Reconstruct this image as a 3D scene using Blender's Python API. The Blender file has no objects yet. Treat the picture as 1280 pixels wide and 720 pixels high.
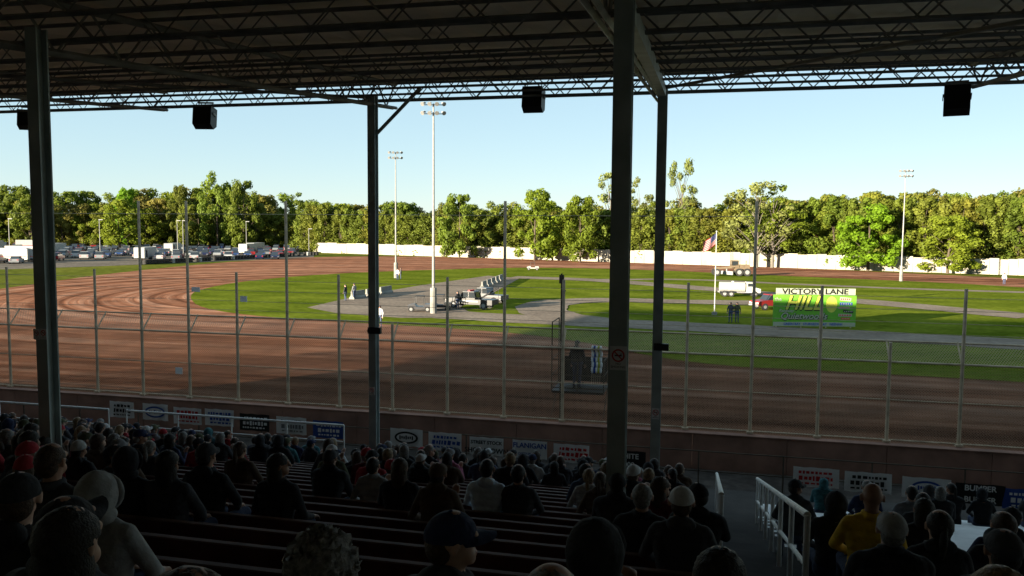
import bpy, math, random
import numpy as np
from mathutils import Vector, Matrix, Euler
random.seed(7); rng=np.random.default_rng(7)
scene=bpy.context.scene
COL=scene.collection
scene.view_settings.view_transform='Standard'; scene.view_settings.look='None'; scene.view_settings.exposure=0
rad=math.radians
# ------------------------------------------------------------------ camera
H=8.0
cd=bpy.data.cameras.new("camera"); cam=bpy.data.objects.new("camera",cd); COL.objects.link(cam)
cd.lens=28.125; cd.sensor_width=36; cd.clip_end=5000; cd.clip_start=0.05
YAW=rad(13.0); RM=Matrix.Rotation(YAW,4,'Z')@Matrix.Rotation(rad(90-4.36),4,'X')@Matrix.Rotation(rad(0.46),4,'Z')
cam.matrix_world=Matrix.Translation((0,0,H))@RM
scene.camera=cam
R3=RM.to_3x3(); R3i=R3.transposed()
def ray(u,v): return R3@Vector(((u-640)/1000,(360-v)/1000,-1))
def G(u,v,z=0.0):
    d=ray(u,v); t=(z-H)/d.z; return (d.x*t,d.y*t)
def P(u,d):
    x=(u-640)/1000*d; return (math.cos(YAW)*x-math.sin(YAW)*d, math.sin(YAW)*x+math.cos(YAW)*d)
def PY(u,Y,v=284):
    d=ray(u,v); t=Y/d.y; return d.x*t
def proj(p):
    q=R3i@(Vector(p)-Vector((0,0,H)))
    if q.z>-0.1: return (9999,9999,0)
    return (640+1000*q.x/-q.z, 360-1000*q.y/-q.z, -q.z)
# ------------------------------------------------------------------ materials
def nt(name):
    m=bpy.data.materials.new(name); m.use_nodes=True
    n=m.node_tree.nodes; l=m.node_tree.links
    return m,n,l,n['Principled BSDF']
def mat(name,col,rough=0.7,var=0.2,scale=4.0,metal=0.0,bump=0.0,spec=0.3,bscale=None):
    m,n,l,b=nt(name)
    b.inputs['Roughness'].default_value=rough; b.inputs['Metallic'].default_value=metal
    b.inputs['Specular IOR Level'].default_value=spec
    tc=n.new('ShaderNodeTexCoord'); nz=n.new('ShaderNodeTexNoise'); nz.inputs['Scale'].default_value=scale; nz.inputs['Detail'].default_value=5
    l.new(tc.outputs['Object'],nz.inputs['Vector'])
    r=n.new('ShaderNodeValToRGB'); r.color_ramp.elements[0].position=.3; r.color_ramp.elements[1].position=.7
    r.color_ramp.elements[0].color=tuple(max(0,c*(1-var)) for c in col)+(1,)
    r.color_ramp.elements[1].color=tuple(min(1,c*(1+var)) for c in col)+(1,)
    l.new(nz.outputs['Fac'],r.inputs['Fac'])
    l.new(r.outputs['Color'],b.inputs['Base Color'])
    if bump>0:
        bp=n.new('ShaderNodeBump'); bp.inputs['Strength'].default_value=bump; bp.inputs['Distance'].default_value=.02
        nz2=n.new('ShaderNodeTexNoise'); nz2.inputs['Scale'].default_value=bscale or scale*6; nz2.inputs['Detail'].default_value=4; l.new(tc.outputs['Object'],nz2.inputs['Vector'])
        l.new(nz2.outputs['Fac'],bp.inputs['Height']); l.new(bp.outputs['Normal'],b.inputs['Normal'])
    return m
LK=.74
def leafmat(name,col,trans=0.5):
    col=tuple(c*LK for c in col)
    m,n,l,b=nt(name)
    tc=n.new('ShaderNodeTexCoord'); nz=n.new('ShaderNodeTexNoise'); nz.inputs['Scale'].default_value=6; nz.inputs['Detail'].default_value=5
    l.new(tc.outputs['Object'],nz.inputs['Vector'])
    r=n.new('ShaderNodeValToRGB'); r.color_ramp.elements[0].position=.32; r.color_ramp.elements[1].position=.68
    r.color_ramp.elements[0].color=tuple(c*.7 for c in col)+(1,); r.color_ramp.elements[1].color=(col[0]*1.3,col[1]*1.25,col[2]*1.2,1)
    l.new(nz.outputs['Fac'],r.inputs['Fac'])
    oi=n.new('ShaderNodeObjectInfo'); mr=n.new('ShaderNodeMapRange'); mr.inputs['To Min'].default_value=.8; mr.inputs['To Max'].default_value=1.2
    l.new(oi.outputs['Random'],mr.inputs['Value'])
    mh=n.new('ShaderNodeMapRange'); mh.inputs['To Min'].default_value=.488; mh.inputs['To Max'].default_value=.512
    mm=n.new('ShaderNodeMath'); mm.operation='FRACT'; m2=n.new('ShaderNodeMath'); m2.operation='MULTIPLY'; m2.inputs[1].default_value=7.31
    l.new(oi.outputs['Random'],m2.inputs[0]); l.new(m2.outputs[0],mm.inputs[0]); l.new(mm.outputs[0],mh.inputs['Value'])
    hs=n.new('ShaderNodeHueSaturation'); l.new(mr.outputs[0],hs.inputs['Value']); l.new(mh.outputs[0],hs.inputs['Hue']); l.new(r.outputs['Color'],hs.inputs['Color'])
    l.new(hs.outputs['Color'],b.inputs['Base Color']); b.inputs['Roughness'].default_value=.6; b.inputs['Specular IOR Level'].default_value=.15
    tr=n.new('ShaderNodeBsdfTranslucent'); l.new(hs.outputs['Color'],tr.inputs['Color'])
    mx=n.new('ShaderNodeMixShader'); mx.inputs['Fac'].default_value=trans
    l.new(b.outputs[0],mx.inputs[1]); l.new(tr.outputs[0],mx.inputs[2]); l.new(mx.outputs[0],n['Material Output'].inputs['Surface'])
    return m
def groundmat(name,c1,c2,s1,s2,stretch=(1,1,1),bump=.3,lo=.65,hi=1.2):
    m,n,l,b=nt(name); b.inputs['Roughness'].default_value=1.0; b.inputs['Specular IOR Level'].default_value=.0
    tc=n.new('ShaderNodeTexCoord'); mp=n.new('ShaderNodeMapping'); mp.inputs['Scale'].default_value=stretch
    l.new(tc.outputs['Object'],mp.inputs['Vector'])
    a=n.new('ShaderNodeTexNoise'); a.inputs['Scale'].default_value=s1; a.inputs['Detail'].default_value=8; a.inputs['Roughness'].default_value=.6
    c=n.new('ShaderNodeTexNoise'); c.inputs['Scale'].default_value=s2; c.inputs['Detail'].default_value=6
    l.new(mp.outputs[0],a.inputs['Vector']); l.new(mp.outputs[0],c.inputs['Vector'])
    r=n.new('ShaderNodeValToRGB'); r.color_ramp.elements[0].position=.35; r.color_ramp.elements[1].position=.65
    r.color_ramp.elements[0].color=c1+(1,); r.color_ramp.elements[1].color=c2+(1,)
    l.new(a.outputs['Fac'],r.inputs['Fac'])
    r2=n.new('ShaderNodeValToRGB'); r2.color_ramp.elements[0].position=.3; r2.color_ramp.elements[1].position=.7
    r2.color_ramp.elements[0].color=(lo,lo,lo,1); r2.color_ramp.elements[1].color=(hi,hi,hi,1)
    l.new(c.outputs['Fac'],r2.inputs['Fac'])
    mx=n.new('ShaderNodeMixRGB'); mx.blend_type='MULTIPLY'; mx.inputs['Fac'].default_value=1
    l.new(r.outputs[0],mx.inputs[1]); l.new(r2.outputs[0],mx.inputs[2]); l.new(mx.outputs[0],b.inputs['Base Color'])
    bp=n.new('ShaderNodeBump'); bp.inputs['Strength'].default_value=bump; bp.inputs['Distance'].default_value=.1
    l.new(c.outputs['Fac'],bp.inputs['Height']); l.new(bp.outputs[0],b.inputs['Normal'])
    return m
TC=Vector((G(330,372)[0]+6,G(330,372)[1]+8))
def dirtmat():
    m,n,l,b=nt("track_dirt"); b.inputs['Roughness'].default_value=1.0; b.inputs['Specular IOR Level'].default_value=.0
    tc=n.new('ShaderNodeTexCoord'); sx=n.new('ShaderNodeSeparateXYZ'); l.new(tc.outputs['Object'],sx.inputs[0])
    def M(op,a,bb=None):
        k=n.new('ShaderNodeMath'); k.operation=op
        for i,q in enumerate((a,bb)):
            if q is None: continue
            if isinstance(q,(int,float)): k.inputs[i].default_value=q
            else: l.new(q,k.inputs[i])
        return k.outputs[0]
    dx=M('MINIMUM',M('SUBTRACT',sx.outputs[0],TC.x),0.0); dy=M('SUBTRACT',sx.outputs[1],TC.y)
    r=M('SQRT',M('ADD',M('MULTIPLY',dx,dx),M('MULTIPLY',dy,dy)))
    cb=n.new('ShaderNodeCombineXYZ'); l.new(r,cb.inputs[0]); l.new(M('MULTIPLY',sx.outputs[0],.035),cb.inputs[1]); l.new(M('MULTIPLY',sx.outputs[1],.02),cb.inputs[2])
    a=n.new('ShaderNodeTexNoise'); a.inputs['Scale'].default_value=.55; a.inputs['Detail'].default_value=9; a.inputs['Roughness'].default_value=.68; l.new(cb.outputs[0],a.inputs['Vector'])
    rp=n.new('ShaderNodeValToRGB'); e=rp.color_ramp.elements; e[0].position=.36; e[0].color=(.075,.030,.018,1); e[1].position=.64; e[1].color=(.37,.21,.145,1)
    k=rp.color_ramp.elements.new(.5); k.color=(.22,.10,.06,1)
    l.new(a.outputs['Fac'],rp.inputs['Fac'])
    c=n.new('ShaderNodeTexNoise'); c.inputs['Scale'].default_value=.35; c.inputs['Detail'].default_value=8; l.new(tc.outputs['Object'],c.inputs['Vector'])
    r2=n.new('ShaderNodeValToRGB'); r2.color_ramp.elements[0].position=.3; r2.color_ramp.elements[1].position=.7; r2.color_ramp.elements[0].color=(.65,.66,.68,1); r2.color_ramp.elements[1].color=(1.25,1.18,1.12,1); l.new(c.outputs['Fac'],r2.inputs['Fac'])
    mx=n.new('ShaderNodeMixRGB'); mx.blend_type='MULTIPLY'; mx.inputs['Fac'].default_value=1; l.new(rp.outputs[0],mx.inputs[1]); l.new(r2.outputs[0],mx.inputs[2])
    stand_shade=n.new('ShaderNodeMapRange'); stand_shade.inputs['From Min'].default_value=34; stand_shade.inputs['From Max'].default_value=60; stand_shade.inputs['To Min'].default_value=.48; stand_shade.inputs['To Max'].default_value=1; l.new(sx.outputs[1],stand_shade.inputs['Value'])  # stand's shade painted into the dirt colour, darkest near the fence
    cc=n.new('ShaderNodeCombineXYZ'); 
    for i in range(3): l.new(stand_shade.outputs[0],cc.inputs[i])
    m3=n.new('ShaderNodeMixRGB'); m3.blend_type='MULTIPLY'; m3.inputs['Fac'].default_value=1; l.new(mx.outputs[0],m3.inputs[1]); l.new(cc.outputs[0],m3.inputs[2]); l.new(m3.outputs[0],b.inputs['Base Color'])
    bp=n.new('ShaderNodeBump'); bp.inputs['Strength'].default_value=.6; bp.inputs['Distance'].default_value=.2; l.new(a.outputs['Fac'],bp.inputs['Height']); l.new(bp.outputs[0],b.inputs['Normal'])
    return m
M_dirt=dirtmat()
M_grass=groundmat("infield_grass",(.066,.092,.008),(.135,.16,.018),.12,1.6,(1,1.6,1))
M_field=groundmat("outer_grass",(.065,.085,.013),(.125,.13,.023),.05,.8)
M_road=groundmat("infield_road",(.16,.13,.108),(.23,.19,.155),.2,2.5,lo=.8,hi=1.1)
M_lot=groundmat("lot_gravel",(.12,.105,.088),(.18,.155,.13),.1,1.2)
M_apron=groundmat("concourse_asphalt",(.05,.043,.039),(.085,.073,.065),.5,3)
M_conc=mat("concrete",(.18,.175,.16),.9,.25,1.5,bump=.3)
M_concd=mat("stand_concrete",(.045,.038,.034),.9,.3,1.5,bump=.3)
M_white=mat("white_paint",(.5,.5,.49),.6,.08,2)
M_backw=mat("back_wall_bounce_white",(.80,.79,.75),.9,.08,1)  # unseen back wall, made white to bounce fill light into the stand
M_wallw=mat("white_board",(.27,.25,.205),.85,.28,.35)
M_red=mat("red_brown_wall",(.24,.125,.09),.85,.3,1.2,bump=.2)
M_bench=mat("bench_maroon",(.12,.042,.036),.6,.35,3)
M_bencht=mat("bench_pale_top",(.20,.13,.115),.7,.35,3,spec=.15)  # paler tone for seat planks and backrest caps
M_benchm=mat("bench_aluminium",(.75,.75,.75),.5,.12,3,metal=.1)
M_steel=mat("column_green_grey",(.36,.41,.40),.5,.25,2.5,metal=.05)
M_truss=mat("truss_steel",(.24,.23,.21),.6,.3,3,metal=.05)
M_roof=mat("roof_sheet",(.84,.75,.60),.8,.2,.8)
M_galv=mat("galvanised_steel",(.19,.19,.185),.5,.15,5,metal=.2)
M_rail=mat("pale_rail_paint",(.78,.78,.76),.45,.12,5)
M_post=mat("weathered_post",(.46,.36,.25),.8,.3,3)
M_black=mat("black_plastic",(.015,.015,.016),.5,.2,5)
M_blackc=mat("speaker_cabinet",(.012,.012,.013),.55,.2,5)
M_tyre=mat("tyre_rubber",(.02,.02,.02),.85,.2,6)
M_glass=mat("dark_glass",(.02,.025,.03),.08,.1,2,spec=.8)
M_bark=mat("bark",(.075,.058,.042),.95,.35,2)
M_barkp=mat("pale_bark",(.12,.105,.085),.95,.3,2)
M_red2=mat("sign_red",(.5,.025,.025),.5,.05); M_blue=mat("sign_blue",(.02,.07,.32),.5,.05); M_green=mat("sign_green",(.05,.24,.03),.5,.1)
M_lime=mat("sign_lime",(.10,.30,.022),.5,.1); M_yel=mat("sign_yellow",(.42,.44,.06),.5,.1); M_blk=mat("lettering_black",(.01,.01,.01),.6,.05)
M_wht=mat("lettering_white",(.8,.8,.8),.6,.03); M_grey=mat("mid_grey",(.2,.2,.2),.7,.1); M_cream=mat("sign_cream",(.28,.31,.22),.6,.05)
M_orange=mat("machine_tan",(.12,.088,.055),.7,.2); M_offw=mat("machine_white",(.30,.30,.285),.5,.15)
M_lens=mat("lamp_glass",(.5,.5,.48),.2,.05)
def chainmat():
    m,n,l,b=nt("chain_link"); b.inputs['Base Color'].default_value=(.36,.27,.19,1); b.inputs['Roughness'].default_value=.7
    tc=n.new('ShaderNodeTexCoord'); sx=n.new('ShaderNodeSeparateXYZ'); l.new(tc.outputs['Object'],sx.inputs[0])
    def M(op,a,bb=None):
        k=n.new('ShaderNodeMath'); k.operation=op
        for i,q in enumerate((a,bb)):
            if q is None: continue
            if isinstance(q,(int,float)): k.inputs[i].default_value=q
            else: l.new(q,k.inputs[i])
        return k.outputs[0]
    o=[]
    for s in ('ADD','SUBTRACT'):
        f=M('FRACT',M('MULTIPLY',M(s,sx.outputs[0],sx.outputs[2]),12.0)); o.append(M('LESS_THAN',f,.20))
    k=M('MAXIMUM',o[0],o[1])
    t=n.new('ShaderNodeBsdfTransparent'); mx=n.new('ShaderNodeMixShader'); l.new(k,mx.inputs['Fac']); l.new(t.outputs[0],mx.inputs[1]); l.new(b.outputs[0],mx.inputs[2]); l.new(mx.outputs[0],n['Material Output'].inputs['Surface'])
    return m
M_chain=chainmat()
# ------------------------------------------------------------------ mesh builder
class MB:
    def __init__(s): s.v=[];s.f=[];s.m=[]
    def add(s,vs,fs,m=0):
        o=len(s.v); s.v+= [tuple(v) for v in vs]; s.f+=[tuple(i+o for i in f) for f in fs]; s.m+=[m]*len(fs)
    def box(s,c,sz,m=0,rz=0,rx=0,ry=0):
        R=Euler((rx,ry,rz)).to_matrix(); vs=[]
        for dx in(-.5,.5):
            for dy in(-.5,.5):
                for dz in(-.5,.5): vs.append(Vector(c)+R@Vector((dx*sz[0],dy*sz[1],dz*sz[2])))
        s.add(vs,[(0,1,3,2),(4,6,7,5),(0,4,5,1),(2,3,7,6),(0,2,6,4),(1,5,7,3)],m)
    def cyl(s,p,q,r,r2=None,n=8,m=0,caps=True):
        p=Vector(p);q=Vector(q); r2=r if r2 is None else r2
        d=(q-p).normalized(); a=d.orthogonal().normalized(); b=d.cross(a); vs=[]
        for c,rr in((p,r),(q,r2)):
            for i in range(n):
                t=2*math.pi*(i+.5)/n; vs.append(c+a*rr*math.cos(t)+b*rr*math.sin(t))
        fs=[(i,(i+1)%n,(i+1)%n+n,i+n) for i in range(n)]
        if caps: fs+=[tuple(range(n-1,-1,-1)),tuple(range(n,2*n))]
        s.add(vs,fs,m)
    def ext(s,prof,x0,x1,m=0):
        n=len(prof)
        vs=[(x0,p[0],p[1]) for p in prof]+[(x1,p[0],p[1]) for p in prof]
        s.add(vs,[(i,(i+1)%n,(i+1)%n+n,i+n) for i in range(n)]+[tuple(range(n-1,-1,-1)),tuple(range(n,2*n))],m)
    def ring(s,c,R,r,axis='X',n=16,k=8,m=0,w=1.0):
        vs=[];c=Vector(c)
        for i in range(n):
            t=2*math.pi*i/n
            for j in range(k):
                q=2*math.pi*j/k; rr=R+r*math.cos(q); h=r*w*math.sin(q)
                p=(h,rr*math.cos(t),rr*math.sin(t)) if axis=='X' else (rr*math.cos(t),rr*math.sin(t),h) if axis=='Z' else (rr*math.cos(t),h,rr*math.sin(t))
                vs.append(c+Vector(p))
        s.add(vs,[(i*k+j,((i+1)%n)*k+j,((i+1)%n)*k+(j+1)%k,i*k+(j+1)%k) for i in range(n) for j in range(k)],m)
    def ell(s,c,r,m=0,n=12,k=8,z0=-1.0,rx=0):
        vs=[];c=Vector(c);R=Matrix.Rotation(rx,3,'X')
        a0=math.asin(max(-1,min(1,z0)))
        for j in range(k+1):
            a=a0+(math.pi/2-a0)*j/k
            for i in range(n):
                t=2*math.pi*i/n; vs.append(c+R@Vector((r[0]*math.cos(a)*math.cos(t),r[1]*math.cos(a)*math.sin(t),r[2]*math.sin(a))))
        fs=[(j*n+i,j*n+(i+1)%n,(j+1)*n+(i+1)%n,(j+1)*n+i) for j in range(k) for i in range(n)]
        s.add(vs,fs,m)
    def mesh(s,name,mats,smooth=False):
        me=bpy.data.meshes.new(name); me.from_pydata(s.v,[],s.f)
        for q in mats: me.materials.append(q)
        me.polygons.foreach_set('material_index',s.m)
        if smooth: me.polygons.foreach_set('use_smooth',[True]*len(s.f))
        me.update(); return me
    def obj(s,name,mats,parent=None,loc=(0,0,0),rz=0,smooth=False):
        if not isinstance(mats,(list,tuple)): mats=[mats]
        o=bpy.data.objects.new(name,s.mesh(name,mats,smooth)); COL.objects.link(o)
        o.location=loc; o.rotation_euler=(0,0,rz)
        if parent: o.parent=parent
        return o
def tag(o,label,cat,group=None,kind=None):
    o["label"]=label;o["category"]=cat
    if group:o["group"]=group
    if kind:o["kind"]=kind
    return o
def empty(name,loc,rz=0,sc=1,rx=0):
    o=bpy.data.objects.new(name,None); COL.objects.link(o); o.location=loc; o.rotation_euler=(rx,0,rz); o.scale=(sc,sc,sc); o.empty_display_size=.2; return o
def inst(name,me,parent=None,loc=(0,0,0),rz=0,sc=(1,1,1),mats=None):
    o=bpy.data.objects.new(name,me); COL.objects.link(o); o.location=loc;o.rotation_euler=(0,0,rz);o.scale=sc
    if parent:o.parent=parent
    if mats:
        for i,mm in enumerate(mats):
            if mm: o.material_slots[i].link='OBJECT'; o.material_slots[i].material=mm
    return o
def text(body,size,loc,mt,parent,shear=0,sx=1.0,bold=0.0,rot=(math.pi/2,0,0),name="lettering"):
    # bold lettering is made by overlaying slightly shifted copies of the outlines, each a hair in front of the last
    c=bpy.data.curves.new("t",'FONT'); c.body=body; c.size=size; c.align_x='CENTER'; c.align_y='CENTER'; c.shear=shear; c.resolution_u=4
    t=bpy.data.objects.new("t",c); COL.objects.link(t); bpy.context.view_layer.update()
    dg=bpy.context.evaluated_depsgraph_get(); me=bpy.data.meshes.new_from_object(t.evaluated_get(dg)); bpy.data.objects.remove(t)
    if bold>0:
        vs=[tuple(v.co) for v in me.vertices]; fs=[tuple(p.vertices) for p in me.polygons]; b=MB()
        for i,(ox,oy) in enumerate(((-1,0),(1,0),(0,1),(0,-1),(0,0))): b.add([(x+ox*bold,y+oy*bold,z+i*.0012) for x,y,z in vs],fs)
        me=b.mesh("lettering",[])
    me.materials.clear(); me.materials.append(mt)
    o=bpy.data.objects.new(name,me); COL.objects.link(o); o.parent=parent; o.location=loc; o.rotation_euler=rot; o.scale=(sx,1,1); return o
# ------------------------------------------------------------------ world + sun
w=bpy.data.worlds.new("World"); scene.world=w; w.use_nodes=True
wn=w.node_tree.nodes; wl=w.node_tree.links
sk=wn.new('ShaderNodeTexSky'); sk.sky_type='NISHITA'; sk.sun_disc=False
AZ=rad(40); TEL=.16; EL=math.atan(TEL)
sk.sun_elevation=rad(36); sk.sun_rotation=math.pi+AZ; sk.air_density=1.0; sk.dust_density=.1; sk.ozone_density=1.2
tn=wn.new('ShaderNodeMixRGB'); tn.blend_type='MIX'; tn.inputs['Fac'].default_value=.58; tn.inputs[2].default_value=(4.0,5.7,6.3,1)
wl.new(sk.outputs[0],tn.inputs[1]); wl.new(tn.outputs[0],wn['Background'].inputs['Color']); wn['Background'].inputs['Strength'].default_value=.15
sd=bpy.data.lights.new("sun",'SUN'); sun=bpy.data.objects.new("sun",sd); COL.objects.link(sun)
sd.energy=26.0; sd.angle=rad(.5); sd.color=(1,.87,.66)
sun.rotation_euler=Vector((math.sin(AZ)*math.cos(EL),math.cos(AZ)*math.cos(EL),-math.sin(EL))).to_track_quat('-Z','Y').to_euler(); sun.location=(-40,-60,40)
# ------------------------------------------------------------------ ground sheets
def smooth_poly(pts,it=2,closed=True):
    for _ in range(it):
        q=[];n=len(pts)
        rngi=range(n) if closed else range(n-1)
        if not closed:q.append(pts[0])
        for i in rngi:
            a=pts[i];b=pts[(i+1)%n]
            q.append((a[0]*.75+b[0]*.25,a[1]*.75+b[1]*.25)); q.append((a[0]*.25+b[0]*.75,a[1]*.25+b[1]*.75))
        if not closed:q.append(pts[-1])
        pts=q
    return pts
def sheet(name,pts,z,m,label,cat="ground"):
    b=MB(); b.add([(x,y,z) for x,y in pts],[tuple(range(len(pts)))]); o=b.obj(name,m)
    o["label"]=label;o["category"]=cat;o["kind"]="structure"; 
    if o.data.polygons[0].normal.z<0: o.data.flip_normals()
    return o
sheet("ground",[(-2500,-300),(2500,-300),(2500,3000),(-2500,3000)],0,M_field,"flat grassy ground around the speedway")
sheet("concourse",[(-75,18),(80,18),(80,26.9),(-75,26.9)],.012,M_apron,"dark asphalt walkway between stand and track wall","walkway")
sheet("parking_lot",[G(-250,345),G(120,333),G(392,322),G(395,307),G(100,304),G(-250,304)],.012,M_lot,"gravel parking lot beyond the turn")
outer=[(-75,27),G(-320,432),G(-150,385),G(0,361),G(150,340),G(300,326),G(420,320),G(560,321),G(750,326),G(900,331),G(1100,340),G(1290,349),G(1600,365),(160,27)]
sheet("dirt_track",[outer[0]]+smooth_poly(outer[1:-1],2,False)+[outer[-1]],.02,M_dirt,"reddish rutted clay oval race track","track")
inf=smooth_poly([G(236,372),G(250,386),G(330,397),G(450,404),G(600,413),G(720,425),G(860,456),G(1050,465),G(1280,478),G(1600,500),G(1700,420),G(1600,388),G(1280,358),G(1000,346),G(800,337),G(660,334),G(520,338),G(400,343),G(300,352),G(245,363)],2)
sheet("infield",inf,.04,M_grass,"mown green infield grass inside the track","grass")
def strip(name,pix,wd,z,m,label):
    pts=smooth_poly([G(*p) for p in pix],2,False); L=[];Rr=[]
    for i,p in enumerate(pts):
        a=pts[max(0,i-1)];b=pts[min(len(pts)-1,i+1)]; d=Vector((b[0]-a[0],b[1]-a[1])).normalized(); nn=Vector((-d.y,d.x))*wd/2*(1+.06*math.sin(i*1.9))
        L.append((p[0]+nn.x,p[1]+nn.y,z)); Rr.append((p[0]-nn.x,p[1]-nn.y,z))
    b=MB(); n=len(L); b.add(L+Rr,[(n+i,n+i+1,i+1,i) for i in range(n-1)]); o=b.obj(name,m); o["label"]=label;o["category"]="road";o["kind"]="structure"
sheet("infield_pavement",[G(384,385),G(440,372),G(520,358),G(610,345),G(650,348),G(632,358),G(606,372),G(575,384),G(600,398),G(500,398),G(420,392)],.055,M_road,"worn grey paved apron in the infield","road")
strip("infield_road",[(560,394),(700,402),(800,406),(900,411),(1100,421),(1290,432),(1500,444)],6.0,.064,M_road,"pale gravel road across the infield")
strip("infield_loop",[(860,409),(760,404),(690,395),(672,386),(690,378),(760,375),(850,378),(960,379)],5.0,.073,M_road,"curved gravel drive in the infield")
strip("infield_lane",[(640,347),(740,350),(830,357),(960,368),(1110,380),(1290,397)],5.5,.082,M_road,"gravel lane on the far infield")
strip("infield_spur",[(740,350),(860,349),(1000,356),(1150,362),(1290,366)],3.0,.05,M_road,"thin gravel path near the far straight")
# ------------------------------------------------------------------ grandstand
ROWD=.75; SL=.274; Z0=6.47; NR=24; HC=1.17
def rowY(k): return .5+k*ROWD
def rowZ(k): return Z0-SL*rowY(k)
gs=tag(empty("grandstand",(0,0,0)),"covered grandstand with stepped terraces and steel truss roof","grandstand")
XL,XR=-56,45
prof=[]
prof.append((-4,Z0)); prof.append((rowY(0)-.2,Z0))
for k in range(NR):
    prof.append((rowY(k)-.2,rowZ(k))); prof.append((rowY(k)+.55,rowZ(k)))
prof.append((rowY(NR-1)+2.2,rowZ(NR-1)-.005)); prof.append((rowY(NR-1)+2.2,.03)); prof.append((-4,.03))
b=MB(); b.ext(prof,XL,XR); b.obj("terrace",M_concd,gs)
b=MB(); b.box(((XL+XR)/2,-4.15,5),(XR-XL,.25,10)); b.obj("back_wall",M_backw,gs)
def roofz(Y): return 11.9+(Y-20.8)*.085
b=MB()
n=int((XR-XL)/.3); vs=[]
for i in range(n+1):
    x=XL+i*(XR-XL)/n; dz=.035*(i%2)
    vs.append((x,-5,roofz(-5)+dz)); vs.append((x,20.8,roofz(20.8)+dz))
b.add(vs,[(2*i,2*i+2,2*i+3,2*i+1) for i in range(n)]); b.box(((XL+XR)/2,20.86,11.92),(XR-XL,.06,.16))
b.box(((XL+XR)/2,8,roofz(8)+.16),(XR-XL,25.8,.03),rx=math.atan(.085))
b.obj("roof",M_roof,gs)
def truss(p,q,depth,pitch,ch,web,name="roof_truss"):
    p=Vector(p);q=Vector(q);L=(q-p).length;d=(q-p)/L;dn=Vector((0,0,-depth)); b=MB(); c2=ch*.5
    side=d.cross(Vector((0,0,1))).normalized()
    for o,off in((Vector(),c2),(Vector(),-c2),(dn,c2),(dn,-c2)):
        b.cyl(p+o+side*off,q+o+side*off,ch*.42,n=4)
    k=int(L/pitch)
    for i in range(k):
        a=p+d*(i*L/k); m_=p+d*((i+.5)*L/k)+dn; c=p+d*((i+1)*L/k)
        b.cyl(a,m_,web,n=4,caps=False); b.cyl(m_,c,web,n=4,caps=False)
    return b.obj(name,M_truss,gs)
Y=4.2
while Y<20:
    z=roofz(Y)-.06; truss((-34,Y,z),(22,Y,z),.5,1.0,.055,.013); Y+=1.55
truss((-40,20.6,11.82),(30,20.6,11.82),.46,.8,.06,.014)
for X in (-29,-22,-15,-8,-1,6,13,20):
    truss((X,2,roofz(2)-.1),(X,20.5,roofz(20.5)-.1),.62 if X in(-8,-1) else .5,1.2,.1,.022,"roof_girder")
for (x0,x1) in ((-29,-22),(-15,-22),(-15,-8),(6,-1),(6,13),(20,13)):
    b=MB(); b.cyl((x0,7,roofz(7)-.56),(x1,19,roofz(19)-.56),.035,n=5); b.obj("roof_brace",M_truss,gs)
def hcol(X,Y,z0,z1,w_,name="column"):
    b=MB(); t=.022
    b.box((0,-w_/2,(z1-z0)/2),(w_,t,z1-z0)); b.box((0,w_/2,(z1-z0)/2),(w_,t,z1-z0)); b.box((0,0,(z1-z0)/2),(t,w_-t-.004,z1-z0))
    b.box((0,0,.01),(w_*1.6,w_*1.6,.03)); 
    return b.obj(name,M_steel,gs,loc=(X,Y,z0))
xb1=PY(54,8.3); xb2=PY(776,8.3); xf1=PY(467,19); xf2=PY(825,19)
for X,Y,w_ in ((xb1,8.3,.16),(xb2,8.3,.19),(xf1,18.98,.2),(xf2,18.98,.22)):
    k=int((Y-.5+.2)/ROWD); hcol(X,Y,rowZ(min(k,NR-1)),roofz(Y)-.5,w_)
b=MB(); b.cyl((xf1+.1,18.98,10.3),(xf1+1.25,19.0,11.4),.05,n=6); b.obj("knee_brace",M_steel,gs)
b=MB(); b.box((xb2/2+xf2/2,13.7,roofz(13.7)-.62),(.16,11.0,.22),rx=math.atan(.085),rz=-math.atan((xf2-xb2)/10.7)); b.obj("roof_beam",M_steel,gs)
fy=rowY(NR-1)+2.0; zf=rowZ(NR-1)
for x0,x1 in ((-30,-16.6),(-16.0,-9.2)):
    b=MB()
    b.cyl((x0,fy,zf+1.0),(x1,fy,zf+1.0),.03,n=8); b.cyl((x0,fy,zf+.55),(x1,fy,zf+.55),.016,n=8)
    x=x0
    while x<=x1+.01:
        b.cyl((x,fy,zf),(x,fy,zf+1.0),.02,n=8); x+=(x1-x0)/max(1,round((x1-x0)/1.9))
    tag(b.obj("handrail",M_rail),"pale pipe handrail along the front of the terraces","handrail","handrails of the stand")
AX0,AX1=.15,1.35
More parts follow.
